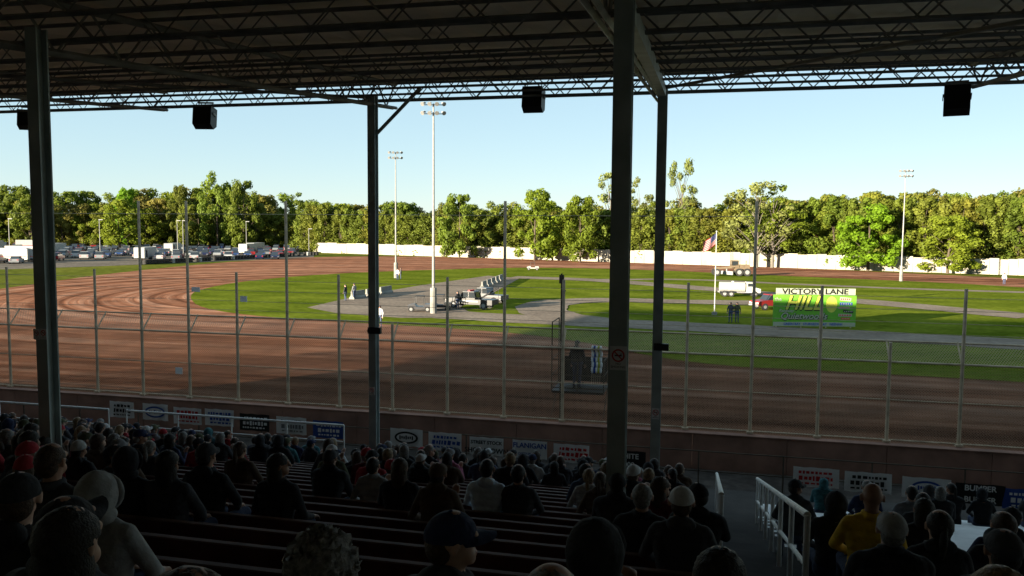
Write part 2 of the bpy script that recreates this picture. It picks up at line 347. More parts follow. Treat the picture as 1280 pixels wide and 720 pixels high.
for k in range(1,NR):
    y=rowY(k); z=rowZ(k)
    e=tag(empty("bench",(0,y,z)),"long maroon plank bench with low backrest on the terrace","bench","maroon plank benches on the terraces")
    x0,x1=-40.0,AX0
    b=MB(); b.box(((x0+x1)/2,0,.405),(x1-x0,.24,.045)); b.obj("seat",M_bencht,e)
    b=MB(); b.box(((x0+x1)/2,-.19,.63),(x1-x0,.03,.13)); b.box(((x0+x1)/2,-.19,.70),(x1-x0,.045,.012),1); b.obj("backrest",[M_bench,M_bencht],e)
    b=MB(); x=x0+.6
    while x<x1-.1:
        b.box((x,-.02,.19),(.05,.2,.38)); b.box((x,-.165,.36),(.05,.03,.62)); x+=1.8
    b.obj("bracket",M_black,e)
    e=tag(empty("bleacher",(0,y,z)),"bare aluminium bleacher bench beside the aisle","bench","aluminium bleacher benches")
    x0,x1=AX1+.1,20
    b=MB(); b.box(((x0+x1)/2,-.04,.41),(x1-x0,.22,.035)); b.obj("seat",M_benchm,e)
    b=MB(); b.box(((x0+x1)/2,.30,.012),(x1-x0,.2,.02)); b.obj("footboard",M_benchm,e)
    b=MB(); x=x0+.3
    while x<x1-.1:
        b.box((x,-.04,.195),(.05,.16,.38)); x+=1.8
    b.obj("bracket",M_galv,e)
def aislerail(Xa,Xb,k0,k1,nb=2):
    b=MB(); ya,yb=rowY(k0),rowY(k1-1)+.3
    for k in range(k0,k1,nb):
        z=rowZ(k);y=rowY(k); X=Xa+(Xb-Xa)*(y-ya)/(yb-ya)
        b.cyl((X,y,z),(X,y,z+1.02),.028,n=10)
    p=(Xa,ya,rowZ(k0)+1.02);q=(Xb,yb,rowZ(k1-1)+.95)
    b.cyl(p,q,.032,n=10); b.cyl((Xa,p[1],p[2]-.45),(Xb,q[1],q[2]-.45),.024,n=10)
    tag(b.obj("handrail",M_rail),"galvanised pipe handrail stepping down beside the aisle","handrail","handrails of the stand")
aislerail(1.0,1.3,9,22,2); aislerail(.35,.55,12,24,2)
# ------------------------------------------------------------------ signs on columns
def nosmoke(X,Y,z,s):
    e=tag(empty("no_smoking_sign",(X,Y,z),0,s),"white no smoking sign fixed to a steel column","sign","no smoking signs on columns")
    b=MB(); b.box((0,0,0),(.18,.006,.26)); b.obj("panel",M_wht,e)
    b=MB(); b.ring((0,-.006,.03),.062,.008,'Y',24,6); b.box((0,-.006,.03),(.012,.006,.125),ry=rad(-45)); b.obj("symbol",M_red2,e)
    b=MB(); b.box((0,-.0045,.03),(.075,.003,.014)); b.box((.03,-.0045,.045),(.008,.003,.02)); b.obj("cigarette",M_blk,e)
    text("NO",.035,(0,-.005,-.06),M_blk,e); text("SMOKING",.035,(0,-.005,-.095),M_blk,e)
def zat(u,v,Y):
    d=ray(u,v); return H+d.z*Y/d.y
nosmoke(xb2+.01,8.3-.13,zat(768,447,8.2),.95); nosmoke(xf2,18.98-.14,zat(815,515,19),1.0)
nosmoke(xb1-.05,8.3-.11,zat(55,418,8.2),.5); nosmoke(xb1+.05,8.3-.11,zat(67,418,8.2),.5); nosmoke(xf1,18.98-.14,zat(466,487,19),.8)
for X,Y,u,v in ((xf1,18.98,470,412),(xf2,18.98,818,432)):
    b=MB(); b.box((0,0,0),(.34,.1,.16)); b.cyl((-.12,-.06,0),(-.12,-.09,0),.05); tag(b.obj("junction_box",M_black,loc=(X+.1,Y-.18,zat(u,v,Y))),"small dark junction box on a column","box","boxes on columns")
# ------------------------------------------------------------------ speakers
for i,(u,v,s,rz) in enumerate(((35,150,.8,.5),(256,147,.88,.25),(667,125,.88,0),(1196,126,.92,-.25))):
    X=PY(u,20.4,v); z=zat(u,v,20.4)
    e=tag(empty("hanging_speaker",(X,20.4,z),rz,s,rad(-14)),"black loudspeaker cabinet hanging from the roof edge","speaker","loudspeakers under the roof edge")
    b=MB(); pr=[(-.26,-.3),(-.3,.3),(.26,.36),(.3,-.2),(.05,-.38)]
    b.ext(pr,-.29,.29); b.obj("cabinet",M_blackc,e)
    b=MB(); b.box((-.31,0,.1),(.02,.3,.06)); b.box((.31,0,.1),(.02,.3,.06)); b.cyl((-.31,0,.1),(-.2,0,.5),.014,n=5); b.cyl((.31,0,.1),(.2,0,.5),.014,n=5); b.box((0,0,.5),(.5,.05,.04)); b.obj("bracket",M_truss,e)
    b=MB(); b.box((0,.305,.08),(.5,.012,.46),rx=rad(-4)); b.obj("grille",M_black,e)
# ------------------------------------------------------------------ track wall and fence
FY=27.0
b=MB(); x=-60
while x<40: b.box((x+1.5,FY,.6),(2.985,.3,1.2)); x+=3
b.box((-10,FY,1.215),(100,.34,.03)); tag(b.obj("track_wall",M_red),"low red brown concrete wall along the track","wall")
fn=tag(empty("safety_fence",(0,FY,0)),"tall chain link safety fence between stand and track","fence")
tall={1,-3,-7,-9,-10,-12,-15,6};low={3,-1,-5}
for k in range(-18,12):
    X=-.25+2.1*k; top=8.9 if k in tall else 4.45 if k in low else 6.2
    b=MB(); b.cyl((0,0,0.1),(0,0,top),.06,.05,n=8); b.cyl((0,.04,3.8),(0,.6,4.45),.028,n=6)
    b.box((0,0,1.28),(.22,.22,.06))
    b.obj("post",M_post,fn,loc=(X,0.23,0))
def frail(z,y,r,x0=-39,x1=24):
    b=MB(); b.cyl((x0,y,z),(x1,y,z),r,n=6); b.obj("rail",M_post,fn)
frail(4.42,.82,.028); frail(3.82,.27,.034); frail(1.3,.27,.026); frail(2.6,.27,.018)
for z in (8.4,): frail(z,.23,.009,-32,2)
for z in (4.75,5.1,5.5,5.9): frail(z,.23,.008)
b=MB(); b.add([(-39,.30,1.22),(24,.30,1.22),(24,.30,3.82),(-39,.30,3.82)],[(0,1,2,3)]); b.add([(-39,.30,3.82),(24,.30,3.82),(24,.84,4.42),(-39,.84,4.42)],[(0,1,2,3)]); b.obj("chain_link",M_chain,fn)
for u,v,w_,h_ in ((222,464,.3,.25),(243,362,.35,.18),(303,374,.28,.22)):
    X=PY(u,26.9,v); b=MB(); b.box((0,0,0),(w_,.02,h_)); b.cyl((0,.01,-h_/2),(0,.01,h_/2),.02); tag(b.obj("number_board",M_wht,loc=(X,26.98,zat(u,v,26.9))),"small white board fixed to the fence","board","boards on the fence")
X0=PY(692,27.4);X1=PY(758,27.4)
fs=tag(empty("flag_stand",((X0+X1)/2,28.1,2.3)),"caged metal flag stand platform hung on the fence","platform")
W=(X1-X0)
b=MB(); b.box((0,0,-.05),(W,1.5,.08)); b.obj("floor",M_black,fs)
b=MB()
for sx in(-W/2,0,W/2):
    for y in(-.72,.72):
        b.cyl((sx,y,0),(sx,y,2.4 if sx<0 else 1.1),.02,n=6)
for z in(.1,.55,1.1):
    for y in(-.72,.72): b.cyl((-W/2,y,z),(W/2,y,z),.016,n=6)
    for sx in(-W/2,W/2): b.cyl((sx,-.72,z),(sx,.72,z),.016,n=6)
b.cyl((-W/2,-.72,2.4),(-W/2,.72,2.4),.02,n=6); b.cyl((-W/2,-.72,-.9),(-W/2,.6,-.08),.02,n=5); b.cyl((W/2,-.72,-.9),(W/2,.6,-.08),.02,n=5)
b.obj("frame",M_bark,fs)
b=MB(); b.box((.1,.7,.55),(W-.25,.02,.9)); b.obj("screen",M_black,fs)
for i,mm in enumerate([M_wht,M_blue,M_wht,M_yel,M_wht]):
    b=MB(); x=W/2-.42+.07*i; b.cyl((x,-.78,.3),(x+.06,-.85,1.6),.012,n=5)
    for j in range(5):
        a=.65+.18*j; b.ell((x+.03+.02*(j%2),-.8,a+.15),(.055,.05,.13),1,8,5)
    tag(b.obj("furled_flag",[M_post,mm],loc=((X0+X1)/2,28.1,2.3)),"rolled racing flag leaning in the flag stand","flag","furled racing flags")
b=MB(); b.cyl((0,0,0),(0,0,6.4),.035,.03,n=8); b.box((0,0,6.2),(.16,.12,.3)); b.cyl((0,0,5.8),(.15,-.05,5.8),.03,n=6); tag(b.obj("signal_post",M_bark,loc=(PY(703,27.5),27.5,0)),"slim signal light post beside the flag stand","post")
# banners
BY=24.0
b=MB()
for x in np.arange(-31,18,2.4): b.cyl((x,0,0),(x,0,1.42),.025,n=6)
for z in(1.4,.8): b.cyl((-31,0,z),(17,0,z),.018,n=6)
tag(b.obj("banner_rail",M_bark,loc=(0,BY+.04,0)),"low pipe fence carrying sponsor banners","fence")
bn=[(152,512,'w','s',M_blk),(194,515,'w','o',M_blue),(234,520,'w','r',M_red2),(274,522,'w','r',M_blue),(318,528,'k','x',M_wht),(364,532,'w','r',M_grey),(410,537,'b','x',M_wht),
 (508,547,'w','O',M_blk),(556,552,'w','s',M_blue),(608,558,'w',"STREET STOCK|SHOWDOWN",M_blk),(662,562,'w',"FLANIGAN|DISTRIBUTING",M_blue),(714,567,'w','s',M_red2),(784,575,'k',"WHITE|2000",M_wht),
 (1020,597,'w','t',M_red2),(1085,603,'w','k',M_blk),(1158,610,'w','O',M_blue),(1225,618,'k',"BUMPER|BUMPER",M_wht),(1285,625,'b','x',M_wht)]
for u,v,bg,ds,mt in bn:
    X=PY(u,BY-.05,v); z=zat(u,v,BY-.05); wd=1.25 if u>1000 else 1.1; ht=.58
    if u<200: wd=1.0
    e=tag(empty("sponsor_banner",(X,BY-.04,z)),{'w':"white sponsor banner tied to the low rail",'k':"black sponsor banner tied to the low rail",'b':"blue sponsor banner tied to the low rail"}[bg],"banner","sponsor banners on the rail")
    b=MB(); nn=8; vs=[]
    for i in range(nn+1):
        t=i/nn-.5; vs+=[(t*wd,.012*math.sin(i*1.7+u),-ht/2-.01*math.sin(i*2+u)),(t*wd,.012*math.sin(i*1.3+u),ht/2-.008*(i%3))]
    b.add(vs,[(2*i,2*i+2,2*i+3,2*i+1) for i in range(nn)]); b.obj("cloth",{'w':M_wht,'k':M_blk,'b':M_blue}[bg],e)
    b=MB()
    if ds and '|' in ds:
        a,c=ds.split('|'); bu=(a=='BUMPER'); text(a,.22 if len(a)<9 else .15,(0,-.025,.16 if bu else .12),mt,e,bold=.006); text(c,.22 if len(c)<9 else .11,(0,-.025,-.16 if bu else -.14),mt,e,bold=.006 if len(c)<9 else .002)
        if bu: text("TO",.11,(0,-.025,0),M_wht,e,bold=.003)
        continue
    y=-.026
    if ds in('o','O'):
        vs=[(.40*math.cos(t),y,.2*math.sin(t)) for t in np.linspace(0,2*math.pi,24,False)]; b.add(vs,[tuple(range(24))])
        vs=[(.33*math.cos(t),y-.004,.14*math.sin(t)) for t in np.linspace(0,2*math.pi,24,False)]; b.add(vs,[tuple(range(24))],1)
        for i in range(7): b.box((-.21+i*.07,y-.008,.01*(i%2)),(.045,.003,.08+.05*(i%3==0)))
    else:
        rr=random.Random(u)
        for ln,zz in enumerate((.14,-.03,-.18)):
            x=-wd*.4+rr.random()*.1
            while x<wd*.36:
                l_=.05+rr.random()*.1; b.box((x+l_/2,y,zz),(l_*.8,.004,(.1,.15,.06)[ln]*rr.uniform(.6,1)),0,ry=.15 if ds=='s' else 0); x+=l_+.02
    b.obj("artwork",[mt,M_wht],e)
# ------------------------------------------------------------------ far white wall
def vbase(u): return np.interp(u,[385,1280,1700],[315.5,344.5,358])
def hor(u): return 284+.008*(u-640)
def wdepth(u):
    return 8000/(vbase(u)-hor(u)) if u>385 else 250
b=MB(); us=list(np.arange(385,1500,12))
for i in range(len(us)-1):
    a=P(us[i],wdepth(us[i]));c=P(us[i+1],wdepth(us[i+1])); dx,dy=c[0]-a[0],c[1]-a[1]; L=math.hypot(dx,dy); hh=2.85+.1*((i*7)%3)-.05
    b.box(((a[0]+c[0])/2,(a[1]+c[1])/2,hh/2),(L-.06,.12,hh),0,rz=math.atan2(dy,dx)); b.box((a[0],a[1]+.15,hh/2),(.15,.15,hh),0)
tag(b.obj("boundary_wall",M_wallw),"long weathered white board wall beyond the track","wall")
# ------------------------------------------------------------------ trees
def crown(kind,seed,nleaf):
    r=np.random.default_rng(seed); vs=[];fs=[]
    cl=[]
    if kind=='broad':
        for i in range(48):
            z=r.uniform(.08,.95); env=.38*math.sin(math.pi*min(1,max(0,(z+.08)/1.10))**.85)**.6
            a=r.uniform(0,6.28); q=env*math.sqrt(r.uniform(.25,1)); cl.append((q*math.cos(a),q*math.sin(a),z,r.uniform(.075,.12)))
    elif kind=='cedar':
        for i in range(44):
            z=r.uniform(.02,.97); env=.2*(1-z)**.45+.01
            a=r.uniform(0,6.28); q=env*math.sqrt(r.uniform(.2,1)); cl.append((q*math.cos(a),q*math.sin(a),z,.045+.05*(1-z)))
    elif kind=='sparse':
        for i in range(34):
            z=r.uniform(.25,.97); env=.34*math.sin(math.pi*min(1,(z-.05)/.98))**.6
            a=r.uniform(0,6.28); q=env*math.sqrt(r.uniform(.1,1)); cl.append((q*math.cos(a),q*math.sin(a),z,r.uniform(.04,.085)))
    per=nleaf//len(cl)
    s0={'broad':.020,'cedar':.018,'sparse':.015}[kind]
    for (x,y,z,cr) in cl:
        for j in range(per):
            d=r.normal(size=3); d/=np.linalg.norm(d); q=cr*r.uniform(.5,1.03)
            c=np.array((x,y,z))+d*q*np.array((1,1,.8 if kind!='cedar' else 1.5))
            if c[2]<.01: c[2]=.01
            nrm=d+r.normal(size=3)*.4; nrm/=np.linalg.norm(nrm)
            a=np.cross(nrm,r.normal(size=3)); a/=np.linalg.norm(a); bb=np.cross(nrm,a); s=s0*r.uniform(.6,1.3)
            o=len(vs); vs+= [tuple(c+a*s),tuple(c+bb*s*.7),tuple(c-a*s),tuple(c-bb*s*.7)]; fs.append((o,o+1,o+2,o+3))
    b=MB(); b.add(vs,fs); return b.mesh("crown",[M_bark]),cl
def trunk(cl,kind,seed):
    r=random.Random(seed); b=MB(); top=.75
    pts=[Vector((0,0,-.01)),Vector((r.uniform(-.01,.01),r.uniform(-.01,.01),.25)),Vector((r.uniform(-.02,.02),r.uniform(-.02,.02),.5)),Vector((r.uniform(-.03,.03),r.uniform(-.03,.03),top))]
    rr=[.02,.015,.010,.004]
    for i in range(3): b.cyl(pts[i],pts[i+1],rr[i],rr[i+1],n=7)
    for i,(x,y,z,cr) in enumerate(cl):
        if kind!='sparse' and i%4: continue
        zs=max(.14,z-.28); t=zs/top; p=Vector((0,0,zs)) if t>1 else pts[0].lerp(pts[3],min(1,t)); p.z=zs
        mid=(p+Vector((x,y,z)))/2+Vector((0,0,.02)); b.cyl(p,mid,.005,.003,n=4); b.cyl(mid,(x,y,z),.003,.001,n=4)
    return b.mesh("trunk",[M_bark])
V={}
for kind,nv,nl in (('broad',5,7600),('cedar',4,4600),('sparse',3,2600)):
    V[kind]=[]
    for i in range(nv):
        m_,cl=crown(kind,i*13+len(kind)+1,nl); V[kind].append((m_,trunk(cl,kind,i)))
L_spring=leafmat("leaves_spring",(.19,.25,.022)); L_mid=leafmat("leaves_mid",(.155,.21,.026)); L_dark=leafmat("leaves_cedar",(.16,.20,.028),.5)
L_olive=leafmat("leaves_olive",(.19,.205,.03)); L_brown=leafmat("leaves_brown",(.20,.19,.04)); L_bright=leafmat("leaves_bright",(.17,.33,.018),.55); L_pale=leafmat("leaves_pale",(.24,.28,.08),.5); L_maroon=leafmat("leaves_maroon",(.11,.045,.04))
lab={'broad':("leafy broadleaf tree with rounded spring crown","broadleaf_tree","broadleaf trees around the speedway"),'cedar':("dense pointed evergreen tree in the boundary row","evergreen_tree","evergreen trees behind the wall"),'sparse':("tall thin tree with sparse pale new leaves","sparse_tree","thinly leaved trees by the wall")}
def tree(kind,u,d,h,wd,lm,bark=None,label=None):
    x,y=P(u,d); m_,t_=random.choice(V[kind]); ur={'broad':.42,'cedar':.2,'sparse':.37}[kind]
    sx=wd/2/ur
    e=empty(lab[kind][1],(x,y,0),random.uniform(0,6.28)); tag(e,label or lab[kind][0],"tree",lab[kind][2])
    inst("crown",m_,e,sc=(sx,sx,h),mats=[lm]); inst("trunk",t_,e,sc=(sx if kind!='cedar' else h,sx if kind!='cedar' else h,h),mats=[bark or M_bark]); return e
def topv(u): return float(np.interp(u,[-200,0,50,100,150,190,230,270,300,340,380,420,460,520,600,700,800,900,1000,1100,1200,1300,1500],[232,233,240,233,242,236,240,232,240,246,243,250,254,258,256,255,254,250,245,243,240,238,236]))
def dd(h,top,u,d): return max(5,H+(hor(u)-top)*d/1000)
u=-160
while u<1460:
    base=(wdepth(u) if u>385 else 262); d=base+random.uniform(22,45); h=dd(0,topv(u)+random.uniform(-4,7),u,d)
    tree('broad' if random.random()<.93 else 'sparse',u,d,h,random.uniform(.75,1.0)*h,random.choice([L_mid,L_spring,L_olive,L_mid,L_brown] if u<1000 else [L_olive,L_olive,L_brown,L_mid]))
    u+=random.uniform(15,22)*(1 if u<700 else 1.3)
u=-150
while u<480:
    d=random.uniform(262,276); h=dd(0,topv(u)+random.uniform(10,24),u,d); tree('broad',u,d,h,random.uniform(.85,1.1)*h,random.choice([L_mid,L_spring,L_olive,L_dark,L_brown])); u+=random.uniform(17,26)
u=380
while u<1450:
    d=wdepth(u)+random.uniform(4,7); h=dd(0,topv(u)+random.uniform(8,14)-(4 if u>1000 else 0),u,d)
    tree('cedar',u,d,h,random.uniform(6.0,7.6),random.choice([L_dark,L_dark,L_olive] if u<1000 else [L_dark,L_olive,L_mid])); u+=random.uniform(8,11)*(235/d)
for (k,u,top,wp,lm,dofs,lb) in (('broad',574,243,56,L_mid,-6,None),('broad',668,237,66,L_spring,-6,None),('broad',725,246,56,L_spring,-6,None),('sparse',762,212,75,L_pale,14,None),('sparse',850,200,58,L_pale,16,None),
   ('sparse',798,222,50,L_pale,12,None),('sparse',945,228,100,L_pale,-4,None),('sparse',965,232,80,L_spring,-2,None),('broad',1085,257,86,L_bright,-2,"bright green broadleaf tree behind the white wall"),('broad',1185,270,84,L_spring,-2,None),('broad',1020,262,40,L_maroon,7,"dark maroon leaved tree among green ones"),
   ('broad',150,248,64,L_spring,-8,None),('broad',272,216,50,L_mid,10,"tall broadleaf tree standing above the tree line"),('broad',305,226,46,L_mid,8,None),('broad',160,236,34,L_bright,12,None),('broad',225,232,34,L_dark,15,None),('broad',40,236,50,L_mid,10,None)):
    d=wdepth(u)+dofs; h=dd(0,top,u,d); tree(k,u,d,h,wp*d/1000,lm,M_barkp if k=='sparse' else None,lb)
# ------------------------------------------------------------------ light towers
def lighttower(u,d,h,thick,nl):
    x,y=P(u,d); e=tag(empty("light_tower",(x,y,0),YAW),"tall slim floodlight tower in the infield","light tower","floodlight towers")
    b=MB(); b.cyl((0,0,0),(0,0,h),thick,thick*.5,n=10); b.obj("pole",M_galv,e)
    b=MB(); b.cyl((0,0,0),(0,0,2.4),thick*2.0,n=12) if nl>6 else b.box((0,0,.2),(thick*4,thick*4,.4)); b.obj("base",M_conc,e)
    b=MB()
    rows=[h-.1,h-.9] if nl>6 else [h-.1]
    for z in rows: b.box((0,0,z),(1.9,.07,.07))
    b.obj("crossarm",M_galv,e)
    for z in rows:
        for i in range(4):
            xx=-.82+i*.547; bb=MB(); bb.cyl((0,-.1,.02),(0,-.32,-.10),.08,.2,n=12,m=0); bb.cyl((0,-.325,-.102),(0,-.33,-.105),.18,n=12,m=1); bb.box((0,0,.06),(.1,.3,.12),0)
            bb.obj("floodlight",[M_grey,M_galv],e,loc=(xx,0,z+.12),rz=(i-1.5)*.35)
lighttower(541.5,73,19.0,.15,8); lighttower(494.5,123,19.2,.15,8); lighttower(1127,125,17.2,.13,8); 
for u,d,h in ((125,200,9),(222,215,9),(229,215,9),(308,240,9),(386,235,7),(12,190,9)):
    x,y=P(u,d); e=tag(empty("street_lamp",(x,y,0)),"thin street lamp in the parking lot","street lamp","street lamps in the parking lot")
    b=MB(); b.cyl((0,0,0),(0,0,h),.11,.08,n=6); b.obj("pole",M_galv,e); b=MB(); b.box((.5,0,h),(1.2,.25,.15)); b.obj("lamp",M_grey,e)
fx,fy_=G(893,394); e=tag(empty("flagpole",(fx,fy_,0),YAW),"white flagpole standing in the infield","flagpole")
b=MB(); b.cyl((0,0,0),(0,0,7.7),.06,.04,n=8); b.ell((0,0,7.74),(.08,.08,.08),0); b.obj("pole",M_offw,e)
b=MB(); b.cyl((0,0,0),(0,0,.3),.25,n=12); b.obj("base",M_conc,e)
NX,NZ=26,26; b=MB(); vs=[]
for i in range(NX+1):
    for j in range(NZ+1):
        s=i/NX; t=j/NZ; vs.append((-1.2*s,.14*math.sin(s*8+t*2)*s,t*1.0-.85*s-.10*math.sin(s*3)))
b.v=vs
for i in range(NX):
    for j in range(NZ):
        canton=(i<12 and j>=12); st=(j//2)%2==0
        if canton: m_=1 if not (i%3==1 and j%3==1) else 2
        else: m_=0 if st else 2
        a=i*(NZ+1)+j; b.f.append((a,a+1,a+NZ+2,a+NZ+1)); b.m.append(m_)
M_fw=mat("flag_white",(.20,.20,.20),.8,.05); M_fr=mat("flag_red",(.25,.01,.015),.8,.05); M_fb=mat("flag_blue",(.006,.011,.07),.8,.05)
tag(b.obj("american_flag",[M_fr,M_fb,M_fw],loc=(fx,fy_,6.65),rz=YAW),"american flag with stars and stripes waving on the flagpole","flag")
# ------------------------------------------------------------------ victory lane sign
d0=64.5; sx_,sy_=P(1020,d0)
e=tag(empty("victory_lane_billboard",(sx_,sy_,0),YAW*.9),"green victory lane billboard with pale header on posts","billboard")
SW=6.65; z1=3.25; z0=.15
b=MB(); b.box((0,0,(z0+z1)/2-.26),(SW,.08,z1-z0-.55)); b.obj("panel",M_lime,e)
b=MB(); b.box((0.05,-.01,z1-.26),(SW-.3,.1,.52)); b.obj("header",M_cream,e)
text("VICTORY LANE",.60,(0,-.075,z1-.27),M_blk,e,sx=1.28,bold=.02)
b=MB()
for x in(-3,-1,1,3): b.cyl((x,.12,0),(x,.12,z1-.3),.06,n=6)
b.obj("post",M_post,e)
b=MB(); b.add([(-3.3,-.045,.17),(3.3,-.045,.17),(3.3,-.045,.50),(.2,-.045,.52),(-3.3,-.045,.5)],[(0,1,2,3,4)]); b.obj("lower_band",M_cream,e)
text("the",.42,(-2.95,-.055,2.35),M_cream,e,bold=.01)
text("HILL",1.6,(-.95,-.085,2.02),M_yel,e,sx=.95,shear=.35,bold=.035)
text("HILL",1.6,(-.92,-.054,2.0),M_blk,e,sx=.95,shear=.35,bold=.10)
text("Raceway",.34,(-2.3,-.105,1.42),M_cream,e,shear=.3,bold=.01)
text("Quietwoods",.74,(-.9,-.088,.98),M_cream,e,shear=.3,bold=.015)
text("Quietwoods",.74,(-.87,-.060,.96),M_blk,e,shear=.3,bold=.05)
text("GREEN BAY   STURGEON BAY   NEENAH",.26,(-.1,-.058,.34),M_blue,e,bold=.007)
b=MB()
vs=[(1.35+.45*math.cos(t),-.048,1.95+.65*math.sin(t)) for t in np.linspace(0,6.28,20,False)]; b.add(vs,[tuple(range(20))],0)
for i,(x,z,ww,hh,mm,rr_) in enumerate(((2.45,2.4,.9,.28,1,.1),(2.5,2.02,1.0,.22,2,0),(2.35,1.7,.9,.18,1,0),(2.7,1.4,.8,.2,4,.1),(2.45,1.1,1.1,.22,1,0),(2.5,.82,.7,.14,3,0))):
    b.box((x,-.055,z),(ww,.02,hh),mm,ry=rr_)
    for q in range(5): b.box((x-ww*.36+q*ww*.18,-.068,z),(ww*.09,.006,hh*.5),3 if mm==1 else 1,ry=rr_)
b.obj("logo_panel",[M_yel,M_cream,M_blue,M_red2,M_blk],e)
# ------------------------------------------------------------------ vehicles
def carmesh(kind):
    b=MB(); W=.9
    if kind=='sedan':
        b.ext([(-2.25,.35),(-2.3,.7),(-2.15,.9),(-1.2,.98),(1.3,1.0),(2.2,.95),(2.3,.6),(2.25,.3)],-W,W); cb=[(-1.25,.97),(-.45,1.42),(.75,1.45),(1.6,.99)]; L=2.3
    elif kind=='suv':
        b.ext([(-2.3,.4),(-2.35,.8),(-2.2,1.0),(-1.2,1.1),(2.3,1.12),(2.35,.6),(2.3,.35)],-W,W); cb=[(-1.3,1.08),(-.6,1.72),(1.9,1.75),(2.25,1.1)]; L=2.3
    else:
        b.ext([(-2.7,.45),(-2.75,.85),(-2.55,1.05),(-1.5,1.15),(2.7,1.15),(2.75,.55),(2.7,.42)],-W,W); cb=[(-1.55,1.13),(-.95,1.78),(.4,1.8),(.55,1.13)]; L=2.7
    b.ext(cb,-W*.82,W*.82,1); rc=[(cb[1][0]+.02,cb[1][1]-.03),(cb[1][0]+.06,cb[1][1]+.03),(cb[2][0]-.04,cb[2][1]+.03),(cb[2][0],cb[2][1]-.03)]; b.ext(rc,-W*.84,W*.84,0)
    for yy in((cb[1][0]+cb[2][0])/2,): b.box((0,yy,(cb[0][1]+cb[1][1])/2),(W*1.66,.1,cb[1][1]-cb[0][1]),0)
    for x in(-W+.08,W-.08):
        for y in(-L*.63,L*.63): b.cyl((x-.11,y,.34),(x+.11,y,.34),.34,n=12,m=2); b.cyl((x-.12,y,.34),(x+.12,y,.34),.18,n=8,m=3)
    b.box((-.65,-L-.02,.68),(.35,.06,.14),3); b.box((.65,-L-.02,.68),(.35,.06,.14),3); b.box((0,-L-.03,.45),(1.5,.06,.15),2)
    b.box((-.7,L+.02,.8),(.25,.06,.16),4); b.box((.7,L+.02,.8),(.25,.06,.16),4)
    return b.mesh("parked_car",[M_white,M_glass,M_tyre,M_grey,M_red2])
CM={k:carmesh(k) for k in('sedan','suv','pickup')}
def trailermesh():
    b=MB(); b.ext([(-3.6,.5),(-3.6,2.7),(-3.3,2.85),(3.6,2.85),(3.6,.5)],-1.15,1.15); 
    for x in(-1.05,1.05):
        for y in(-.5,.5): b.cyl((x-.12,y,.4),(x+.12,y,.4),.4,n=12,m=2)
    b.box((0,-4.3,.5),(.15,1.5,.12),2); b.box((1.16,-2.3,1.5),(.03,.8,1.7),1); b.box((0,3.62,1.6),(2.0,.03,2.0),3); b.box((-1.165,0,1.2),(.02,6.6,.12),4)
    return b.mesh("trailer",[M_offw,M_glass,M_tyre,M_grey,M_red2])
TM=trailermesh()
paints=[(n_,mat("car_paint_"+n_.replace(' ','_'),c,.3,.05,1,spec=.5)) for n_,c in(("white",(.36,.36,.36)),("silver",(.22,.23,.24)),("silver",(.17,.18,.19)),("black",(.01,.01,.012)),("grey",(.055,.055,.06)),("red",(.18,.011,.011)),("blue",(.02,.045,.13)),("dark blue",(.01,.014,.045)))]
for d in (158,165,172,181,188,200,208,220,232,246,262):
    u=-60+random.uniform(0,10); umax=np.interp(d,[156,165,172,176,184,265],[20,40,80,120,345,395])
    while u<umax:
        if random.random()<.88:
            x,y=P(u,d+random.uniform(-1,1)); r=random.random()
            if r<.06:
                o=inst("trailer",TM,None,(x,y,0),random.uniform(-.2,.2)+YAW+(math.pi/2 if random.random()<.5 else 0)); tag(o,"white enclosed race trailer parked in the lot","trailer","trailers in the parking lot")
            else:
                k=random.choice(['sedan','suv','pickup','suv']); pn,pm=random.choice(paints)
                o=inst("parked_car",CM[k],None,(x,y,0),YAW+.3+random.choice([0,math.pi])+random.uniform(-.08,.08),mats=[pm]); o.name={"sedan":"parked_car","suv":"parked_suv","pickup":"parked_pickup"}[k]
                tag(o,"%s %s parked in the gravel lot"%(pn,{'sedan':'sedan car','suv':'sport utility car','pickup':'pickup truck'}[k]),"car","cars parked in the lot")
        u+=random.uniform(2.9,3.8)/d*1000*(1.1 if random.random()<.9 else 2)
b=MB()
for z in(.12,.36,.6): b.ring((0,0,z),.24,.12,'Z',12,6)
tsm=b.mesh("tyre_stack",[M_tyre],True)
for i in range(60):
    u=175+i*3.75; v=np.interp(u,[175,400],[331,318.5]); x,y=G(u,v)
    if random.random()<.9: tag(inst("tyre_stack",tsm,None,(x,y,0),random.random(),sc=(1.3,1.3,1.3),mats=[M_offw if random.random()<.12 else M_tyre]),"stack of old tyres edging the track","tyre stack","tyre stacks along the turn")
def wheel(parent,x,y,r,w_=.25):
    b=MB(); b.cyl((-w_/2,0,0),(w_/2,0,0),r,n=18); b.cyl((-w_/2-.01,0,0),(w_/2+.01,0,0),r*.55,n=12,m=1); b.obj("wheel",[M_tyre,M_grey],parent,loc=(x,y,r))
